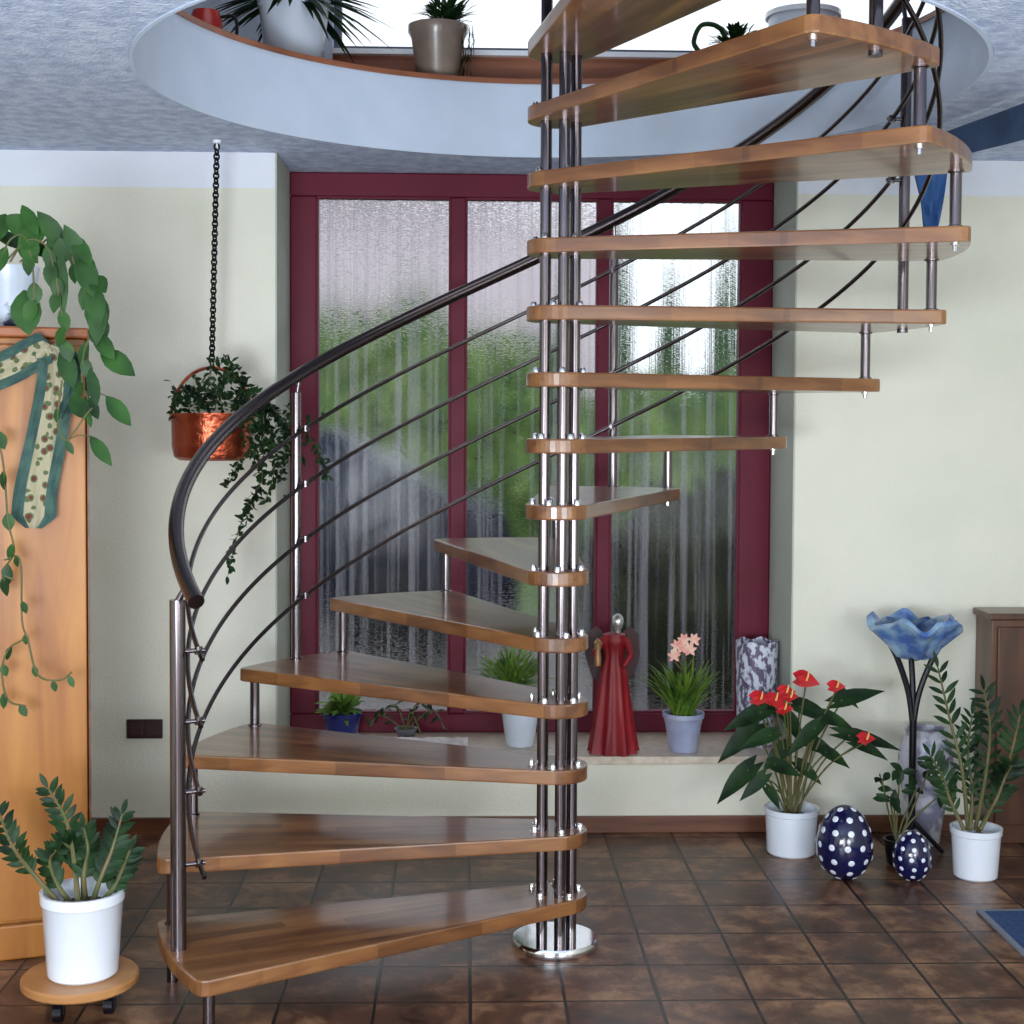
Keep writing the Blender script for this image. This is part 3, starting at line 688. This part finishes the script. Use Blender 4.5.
# folded white cloth
bm = new(); nx, ny = 14, 5; V = []
for i in range(nx+1):
    for j in range(ny+1): V.append(bm.verts.new((.27*(i/nx-.5), .1*(j/ny-.5), .006+.012*math.sin(i*1.1+j)*math.sin(j*1.3)+.01*(j/ny))))
for i in range(nx):
    for j in range(ny): a = i*(ny+1)+j; bm.faces.new((V[a], V[a+1], V[a+ny+2], V[a+ny+1]))
g = bmesh.ops.extrude_face_region(bm, geom=bm.faces[:]); bmesh.ops.translate(bm, vec=(0, 0, .012), verts=[e for e in g['geom'] if isinstance(e, bmesh.types.BMVert)])
bmesh.ops.translate(bm, verts=bm.verts, vec=(0, 0, .012))
WCL = mat('white_cloth', srgb(232, 222, 222), rough=.9)
q = at(432, 744, 5.5); q.z = ZT
tag(finish('cloth', bm, WCL, loc=q, smooth=True), 'crumpled white cloth lying on the window sill', 'cloth')

# red gowned figurine
REDG = mat('red_velvet', srgb(122, 10, 22), srgb(152, 20, 32), rough=.5, scale=16, stretch=(1, 1, .2))
SILV = mat('silver_paint', srgb(210, 210, 205), rough=.25, metal=.8); GOLD = mat('dull_gold', srgb(170, 130, 90), rough=.4, metal=.5); WING = mat('dark_brown_wire', srgb(58, 28, 30), rough=.6)
q = at(613, 752, 5.5); q.z = ZT
f = thing('angel_figurine', q, 'tall figurine in a long red gown with dark wings on the sill', 'figurine')
fold = lambda u, a: (1+.13*(1-u)*math.sin(9*a)+.05*math.sin(4*a), 0)
finish('gown', lathe(new(), [(0, .0), (.092, 0), (.09, .01), (.076, .1), (.062, .2), (.05, .3), (.034, .36), (.042, .4), (.05, .42), (.042, .445), (.014, .452), (0, .453)], 54, mod=fold), REDG, f, smooth=True)
finish('head', lathe(new(), [(0, .448), (.012, .45), (.012, .462), (.02, .475), (.023, .492), (.019, .51), (.008, .521), (0, .522)], 18, (.014, 0, 0)), SILV, f, smooth=True)
bm = new(); tube(bm, [(-.04, -.01, .425), (-.075, -.03, .38), (-.06, -.055, .33)], [.016, .013, .009], 10); finish('arm', bm, REDG, f, smooth=True)
bm = new(); tube(bm, [(.045, -.01, .425), (.06, -.04, .37), (.03, -.06, .33)], [.016, .013, .009], 10); finish('arm', bm, REDG, f, smooth=True)
bm = new(); lathe(bm, [(0, 0), (.012, .004), (.014, .03), (.01, .06), (.016, .09), (0, .11)], 12, (-.066, -.06, .33)); finish('candle', bm, GOLD, f, smooth=True)
for s in (-1, 1):
    bm = new(); P = [(s*.02, .03, .42), (s*.06, .04, .47), (s*.1, .045, .44), (s*.105, .045, .36), (s*.08, .04, .28), (s*.045, .035, .24), (s*.03, .03, .33)]
    a = [bm.verts.new(p) for p in P]; b = [bm.verts.new((p[0], p[1]+.008, p[2])) for p in P]; bm.faces.new(a); bm.faces.new(b)
    for i in range(len(P)): j = (i+1) % len(P); bm.faces.new((a[i], a[j], b[j], b[i]))
    finish('wing', bm, WING, f, bevel=.003)

# violet pot with lily
VPOT = mat('lilac_glaze', srgb(150, 158, 190), srgb(172, 178, 204), rough=.3, scale=14, coat=.3)
q = at(683, 750, 5.5); q.z = ZT
t = thing('potted_lily', q, 'grassy green plant with pink blooms in a lilac pot on the sill', 'potted plant')
finish('pot', lathe(new(), [(0, 0), (.05, 0), (.055, .01), (.068, .1), (.075, .125), (.08, .13), (.08, .147), (.073, .147), (.066, .12), (0, .12)], 40), VPOT, t, smooth=True)
finish('soil', lathe(new(), [(.067, .122), (0, .13)], 24), SOIL, t)
lb = new()
for _ in range(120):
    a = rnd.uniform(0, 2*PI); tilt = rnd.uniform(.05, .6); d = Vector((math.cos(a)*tilt, math.sin(a)*tilt, 1))
    leaf(lb, (rnd.uniform(-.035, .035), rnd.uniform(-.035, .035), .125), d, (-math.cos(a), -math.sin(a), 1.2), rnd.uniform(.14, .25), .014, rnd.uniform(.1, .6), .2, 'strap')
sb = new()
for x, y in ((678, 655), (686, 652), (692, 660), (675, 662)): tube(sb, bez([(0, 0, .12), (.0, 0, .28), at(x, y, 5.48)-q], 6), .0035, 6)
finish('leaves', lb, LEAFL, t); finish('stems', sb, STEM, t)
for x, y in ((674, 656), (682, 648), (690, 650), (694, 640), (684, 640), (677, 646)):
    bm = new(); c = at(x, y, 5.47)-q
    for k in range(6): a = k*PI/3; leaf(bm, c, (math.cos(a), -.3, math.sin(a)+.3), (0, -1, 0), .026, .014, .3, .2)
    finish('bloom', bm, PINK, t)

# mottled cylinder vase on the sill, right end
def lace(name):
    m = mat(name, srgb(96, 84, 108), srgb(206, 210, 224), rough=.3, scale=58, lo=.46, hi=.54, stretch=(1, 1, .6)); return m
q = at(756, 745, 5.62); q.z = ZT
wav = lambda u, a: (1+.03*u*math.sin(5*a), .012*u*math.sin(6*a+1))
tag(finish('lace_vase', lathe(new(), [(0, 0), (.07, 0), (.074, .01), (.078, .2), (.082, .4), (.077, .4), (.073, .2), (.068, .015), (0, .012)], 48, mod=wav), lace('grey_white_lace_glass'), loc=q, smooth=True), 'mottled grey and white wavy-rimmed vase at the right end of the sill', 'vase')

# ---------------------------------------------------------------- right group on the floor
q = Vector((1.174, 5.16, 0))
t = thing('potted_anthurium', q, 'anthurium with red flowers in a white pot on the floor by the wall', 'potted plant')
cyl_pot(t, .086, .093, .165)
lb, sb, rb, yb = new(), new(), [], None
A0 = Vector((0, 0, .13))
leaves = [(748, 770, 724, 792, .085), (842, 700, 872, 690, .075), (850, 735, 892, 742, .07), (760, 712, 735, 722, .08), (752, 730, 726, 752, .09), (800, 706, 830, 716, .08), (822, 716, 845, 722, .07), (768, 790, 776, 800, .05), (775, 765, 792, 770, .07), (810, 742, 830, 750, .07), (770, 705, 790, 716, .07), (784, 748, 770, 762, .07), (826, 752, 842, 760, .06), (800, 765, 815, 776, .06), (788, 718, 800, 735, .07), (858, 744, 880, 752, .06), (762, 778, 748, 792, .06), (770, 735, 750, 742, .07), (815, 728, 795, 745, .07), (838, 690, 852, 700, .05)]
for x, y, x2, y2, w_ in leaves:
    Y = 5.08+rnd.uniform(-.08, .08); a, b = at(x, y, Y)-q, at(x2, y2, Y-.02)-q
    tube(sb, bez([A0+rv(.03)*Vector((1, 1, 0)).length*.5, (A0+a)/2+Vector((0, 0, .04)), a], 6), .0035, 6)
    leaf(lb, a-(b-a)*.25, b-a, Vector((rnd.uniform(-.3, .3), -1, .8)), (b-a).length*1.35+.03, w_*.84, .25, .25, 'heart')
for i, (x, y, sz) in enumerate(((806, 682, .075), (760, 702, .06), (775, 703, .055), (786, 695, .05), (836, 690, .05), (784, 712, .05), (790, 700, .045), (866, 742, .05))):
    Y = 5.02; c = at(x, y, Y)-q
    tube(sb, bez([A0, (A0+c)/2+Vector((0, 0, .05)), c], 6), .003, 6)
    bm = new(); leaf(bm, c-Vector((sz*.45, 0, -.01)), (1, -.2, .15 if i else -.1), (0, -.8, .9), sz*1.1, sz*1.05, .15, .25, 'heart'); leaf(bm, c, (-.6, -.4, .4), (0, -1, .5), sz*.6, sz*.6, .2, .2, 'heart')
    fl = finish('flower', bm, RED, t)
    finish('spadix', tube(new(), [c, c+Vector((.004, -.012, .022)), c+Vector((.006, -.016, .04))], [.004, .0035, .002], 7), YEL, fl)
finish('stems', sb, STEM, t); finish('leaves', lb, LEAFD, t, smooth=True)

def dots_egg(loc, r, h, label, rows, nd, ds):
    """egg with round glazed dots raised on its surface"""
    pr = [(r*math.sin(PI*i/28)*(1+.12*math.cos(PI*i/28)), h*(1-math.cos(PI*i/28))/2) for i in range(29)]; pr[0] = (0, 0); pr[-1] = (0, h)
    bm = lathe(new(), pr, 48); nf = len(bm.faces)
    for i in range(1, rows):
        th = PI*i/rows; k = max(3, int(round(nd*math.sin(th))))
        for j in range(k):
            a = 2*PI*(j+.5*(i % 2))/k; s = math.sin(th); rr_ = r*s*(1+.12*math.cos(th))
            p = Vector((rr_*math.cos(a), rr_*math.sin(a), h*(1-math.cos(th))/2)); nr = Vector((math.cos(a)*s/r, math.sin(a)*s/r, -math.cos(th)*2/h)).normalized()
            M = nr.to_track_quat('Z', 'Y').to_matrix().to_4x4(); M.translation = p+nr*.0006
            bmesh.ops.create_uvsphere(bm, u_segments=12, v_segments=6, radius=ds, matrix=M @ Matrix.Diagonal((1, 1, .18, 1)))
    bm.faces.ensure_lookup_table()
    for f_ in bm.faces[nf:]: f_.material_index = 1
    e = finish('ceramic_egg', bm, COB, loc=loc, smooth=True); e.data.materials.append(WPOT)
    return tag(e, label, 'ceramic egg')
COB = mat('dark_cobalt_glaze', srgb(14, 16, 56), srgb(20, 24, 74), rough=.14, scale=5, coat=.5)
dots_egg((1.289, 4.865, 0), .094, .25, 'large dark blue egg with white dots beside the anthurium pot', 8, 11, .011)
dots_egg((1.512, 4.84, 0), .063, .17, 'small dark blue egg with white dots beside the white ZZ plant pot', 8, 10, .0078)

# tall vase
VASE = mat('grey_lilac_vase_glaze', srgb(128, 128, 150), srgb(204, 204, 216), rough=.35, scale=12, lo=.44, hi=.54)
tag(finish('floor_vase', lathe(new(), [(0, 0), (.05, 0), (.055, .01), (.066, .09), (.088, .22), (.098, .3), (.096, .34), (.078, .385), (.07, .395), (.074, .42), (.078, .425), (.068, .425), (.064, .39), (.05, .3), (0, .28)], 40), VASE, loc=(1.69, 5.27, 0), smooth=True), 'tall grey-lilac floor vase against the wall behind the flower-shaped bowl stand', 'vase')

# flower bowl on iron stand
sp = Vector((1.605, 5.15, 0))
t = thing('candle_stand', sp, 'tall black iron stand holding a blue petal-shaped glass bowl', 'candle stand')
bm = new()
top = .72
for s, x, y in ((0, -.085, .0), (1, .095, .0), (2, .0, .07)):
    tube(bm, bez([(x*1.1, y, .80), (x*1.05, y, .76), (x*.7, y*.5, .70), (x*.22, y*.1, .58), (0, 0, .46)], 6), [.011-.00*i for i in range(25)], 8)
tube(bm, [(0, 0, .03), (0, 0, .48)], .013, 10)
finish('stem', bm, BLACK, t, smooth=True)
for k in range(3):
    a = PI/2+2*PI/3*k+.3; bm = new(); tube(bm, bez([(0, 0, .12), (.05*math.cos(a), .05*math.sin(a), .07), (.11*math.cos(a), .11*math.sin(a), .008)], 6), .008, 8); finish('foot', bm, BLACK, t, smooth=True)
BGL = mat('blue_frosted_glass', srgb(70, 104, 168), srgb(150, 182, 204), rough=.25, scale=16, coat=.3)
def pet(u, a): 
    q = max(0, u*2) if u < .5 else max(0, 2-2*u)
    return (1+.2*q*abs(math.sin(2.5*a))-.05*q, .02*q*math.sin(5*a)+.008*q*math.sin(9*a+1))
bowl = finish('bowl', lathe(new(), [(0, .70), (.03, .70), (.065, .715), (.09, .755), (.12, .79), (.15, .825), (.135, .84), (.125, .83), (.1, .79), (.07, .76), (.03, .73), (0, .725)], 60, mod=pet), BGL, t, smooth=True)
for k, (x, y, tl) in enumerate(((-.115, -.02, -.5), (-.06, .05, -.2), (.02, -.07, .1), (.06, .05, .2), (.13, 0, .5), (-.03, -.1, -.2), (.09, -.06, .4))):
    bm = new(); leaf(bm, (x*.55, y*.6, .755), (x*4, y*4, .75), (-x, -y-.3, .6), .105, .1, .35, .35, 'oval')
    bmesh.ops.solidify(bm, geom=bm.faces[:], thickness=.005); finish('petal', bm, BGL, t, smooth=True)

# small plant behind the small egg
q = Vector((1.515, 5.02, 0))
t = thing('potted_sprig', q, 'thin-stemmed leafy plant in a small dark pot behind the small dotted egg', 'potted plant')
cyl_pot(t, .035, .045, .09, BLACK)
lb, sb = new(), new()
for x, y in ((882, 780), (894, 792), (930, 768), (940, 795), (900, 770), (916, 790), (890, 800)):
    c = at(x, y, 4.98)-q; tube(sb, bez([(0, 0, .07), (c.x*.35, 0, .15), c], 6), .003, 6)
    for _ in range(4): leaf(lb, c+rv(.01), rv()+Vector((c.x*4, -.2, .1)), (0, -1, .6), .055, .026, .2, .2)
finish('stems', sb, STEM, t); finish('leaves', lb, LEAFD, t)

# ZZ plant, right
q = Vector((1.743, 4.88, 0))
t = thing('potted_zz_plant', q, 'tall ZZ plant in a white pot on the floor at the right edge', 'potted plant')
cyl_pot(t, .073, .082, .17)
lb, sb = new(), new()
for P in ([(968, 830), (962, 770), (950, 720), (938, 668)], [(975, 830), (985, 780), (990, 730), (984, 690)], [(964, 830), (950, 800), (944, 780), (930, 755)], [(980, 830), (1000, 790), (1012, 750), (1020, 715)], [(970, 830), (972, 790), (968, 750), (972, 715)], [(978, 832), (996, 800), (1004, 780), (1012, 765)]):
    zz_stem(lb, sb, [at(x, y, 4.86+rnd.uniform(-.05, .05))-q for x, y in P], .074, .02, 12, .2)
finish('stems', sb, STEM, t); finish('leaves', lb, LEAFD, t, smooth=True)

# right cabinet
a = at(992, 613, 5.26)
t = thing('sideboard', (a.x, 5.26, 0), 'dark wooden sideboard at the right edge against the wall', 'sideboard')
SW, SD, SH = .74, .165, a.z
finish('body', B(0, SW, .0, SD, .0, SH-.025), DARKWOOD, t, bevel=.003)
finish('top', B(-.014, SW+.01, -.016, SD, SH-.025, SH), DARKWOOD, t, bevel=.005)
for i in range(2):
    x0 = .02+i*.355; d = finish('door', B(x0, x0+.345, -.014, -.0, .07, SH-.05), DARKWOOD, t, bevel=.004)
    finish('knob', lathe(new(), [(0, 0), (.008, 0), (.006, .01), (.012, .018), (0, .024)], 12), BLACK, d, smooth=True)
    COL.objects[-1].rotation_euler = (PI/2, 0, 0); COL.objects[-1].location = (x0+(.32 if i == 0 else .025), -.014, .55)

# rug
RUG = mat('blue_rug', srgb(34, 62, 104), srgb(48, 78, 122), rough=.95, scale=60, bump=.5, bscale=200); RUGE = mat('rug_edging', srgb(122, 128, 142), rough=.9)
q = (1.62, 3.1, 0)
rg = thing('rug', q, 'blue rug with a pale edge lying on the tiles at lower right', 'rug')
finish('pile', B(.018, .95, .02, 1.40, .001, .011), RUG, rg, bevel=.003)
bm = B(0, .018, 0, 1.42, .001, .009); box(bm, .018, .97, 1.4, 1.42, .001, .009); box(bm, .018, .97, 0, .02, .001, .009); box(bm, .95, .97, .02, 1.4, .001, .009)
finish('edging', bm, RUGE, rg)

# blue cloth swag under the ceiling, right
BLUE = mat('blue_cloth', srgb(44, 84, 140), srgb(58, 102, 160), rough=.8, scale=12, stretch=(3, 3, .4)); BLUED = mat('slate_blue_cloth', srgb(56, 76, 108), srgb(66, 90, 124), rough=.85, scale=10)
def strip(P0, P1, th=.012, wave=.01):
    """cloth strip spanned between two edge curves"""
    bm = new(); F = []; m = len(P0); n = 6
    for i in range(m):
        r = []
        for j in range(n+1): p = P0[i].lerp(P1[i], j/n); r.append((bm.verts.new(p+Vector((0, -wave*math.sin(j*1.9+i*.3), 0))), bm.verts.new(p+Vector((0, th-wave*math.sin(j*1.9+i*.3), 0)))))
        F.append(r)
    for i in range(m-1):
        for j in range(n):
            for s in (0, 1): bm.faces.new((F[i][j][s], F[i][j+1][s], F[i+1][j+1][s], F[i+1][j][s]))
        for j in (0, n): bm.faces.new((F[i][j][0], F[i+1][j][0], F[i+1][j][1], F[i][j][1]))
    for i in (0, m-1):
        for j in range(n): bm.faces.new((F[i][j][0], F[i][j+1][0], F[i][j+1][1], F[i][j][1]))
    return bm
O = at(930, 160, 4.95)
sw = thing('cloth_swag', O, 'long slate blue cloth strung under the ceiling at right with a bright blue tail', 'hanging cloth')
e0 = bez([at(x, y, Y)-O for x, y, Y in ((872, 152, 4.98), (930, 137, 4.85), (975, 121, 4.6), (1018, 105, 4.35), (1070, 84, 4.1))], 5)
e1 = bez([at(x, y, Y)-O for x, y, Y in ((872, 176, 4.98), (930, 164, 4.85), (975, 152, 4.6), (1018, 141, 4.35), (1070, 126, 4.1))], 5)
finish('swag', strip(e0, e1), BLUED, sw, smooth=True)
e0 = bez([at(x, y, 4.93)-O for x, y in ((912, 160), (916, 182), (922, 205), (925, 225), (928, 238))], 5)
e1 = bez([at(x, y, 4.93)-O for x, y in ((950, 160), (946, 182), (942, 205), (939, 225), (937, 238))], 5)
finish('tail', strip(e0, e1), BLUE, sw, smooth=True)

# ---------------------------------------------------------------- upstairs things by the opening
UP = ZU+.007
def up_at(px, Y): q = at(px, 30, Y); q.z = UP; return q
q = up_at(294, 5.38)
t = thing('potted_spider_plant', q, 'dark arching spider plant in a pale blue pot upstairs at the left of the opening', 'potted plant')
cyl_pot(t, .10, .125, .26, PALE, .006)
lb = new()
for _ in range(95):
    a = rnd.uniform(0, 2*PI); d = Vector((math.cos(a), math.sin(a), rnd.uniform(.3, 1.3)))
    leaf(lb, (.03*math.cos(a), .03*math.sin(a), .24), d, (-math.cos(a)*.3, -math.sin(a)*.3, 1), rnd.uniform(.15, .22), .024, rnd.uniform(.8, 1.5), .2, 'strap')
finish('leaves', lb, LEAFD, t)
q = up_at(438, 5.55)
t = thing('potted_ficus', q, 'dark bushy plant in a beige tapered pot upstairs in front of the bright window', 'potted plant')
BEI = mat('beige_stoneware', srgb(112, 98, 90), srgb(136, 120, 108), rough=.35, scale=8, coat=.3)
finish('pot', lathe(new(), [(0, 0), (.07, 0), (.076, .01), (.1, .17), (.112, .19), (.112, .215), (.1, .215), (.094, .18), (0, .18)], 36), BEI, t, smooth=True)
lb = new(); bushy(lb, 160, (.03, 0, .2), .14, .07, .022, .7)
for i in range(30): leaf(lb, (.09+rnd.uniform(-.01, .04), -.03, .22-.006*i), (rnd.uniform(.1, .6), -.3, -1), (1, 0, .4), .06, .022)
finish('leaves', lb, LEAFD, t)
q = up_at(206, 5.25); q.x = OX-1.14
t = thing('watering_can', (at(206, 20, 5.15).x, 5.15, UP), 'red watering can upstairs at the left edge of the round opening', 'watering can')
RPL = mat('red_enamel', srgb(170, 40, 34), rough=.3)
finish('body', lathe(new(), [(0, 0), (.055, 0), (.06, .01), (.055, .12), (.045, .15), (.038, .15), (.045, .11), (0, .1)], 30), RPL, t, smooth=True)
finish('spout', tube(new(), bez([(-.04, 0, .03), (-.1, 0, .08), (-.14, 0, .16)], 6), [.014-.0006*i for i in range(13)], 10), RPL, t, smooth=True)
finish('handle', tube(new(), bez([(.04, 0, .13), (.1, 0, .13), (.1, 0, .05), (.055, 0, .03)], 6), .006, 8), BLACK, t, smooth=True)
q = up_at(735, 5.5)
t = thing('potted_succulent', q, 'curly dark plant in a pinkish pot upstairs behind the second highest visible tread', 'potted plant')
PKP = mat('pinkish_clay', srgb(166, 140, 134), rough=.6)
cyl_pot(t, .06, .075, .13, PKP); lb, sb = new(), new()
bushy(lb, 260, (0, 0, .12), .12, .05, .016, .5)
tube(sb, bez([(-.02, 0, .12), (-.06, -.03, .2), (-.13, -.04, .21), (-.16, -.04, .15), (-.14, -.04, .11)], 8), .009, 8)
finish('stems', sb, LEAFD, t); finish('leaves', lb, LEAFD, t)
q = up_at(803, 5.5)
t = thing('storage_tub', q, 'pale blue tub upstairs beside the pinkish plant pot', 'tub')
finish('body', lathe(new(), [(0, 0), (.11, 0), (.115, .01), (.13, .26), (.12, .26), (.105, .02), (0, .02)], 36), PALE, t, smooth=True)
finish('rim', lathe(new(), [(.13, .25), (.14, .25), (.14, .268), (.12, .268), (.12, .25)], 36), WPOT, t, smooth=True)
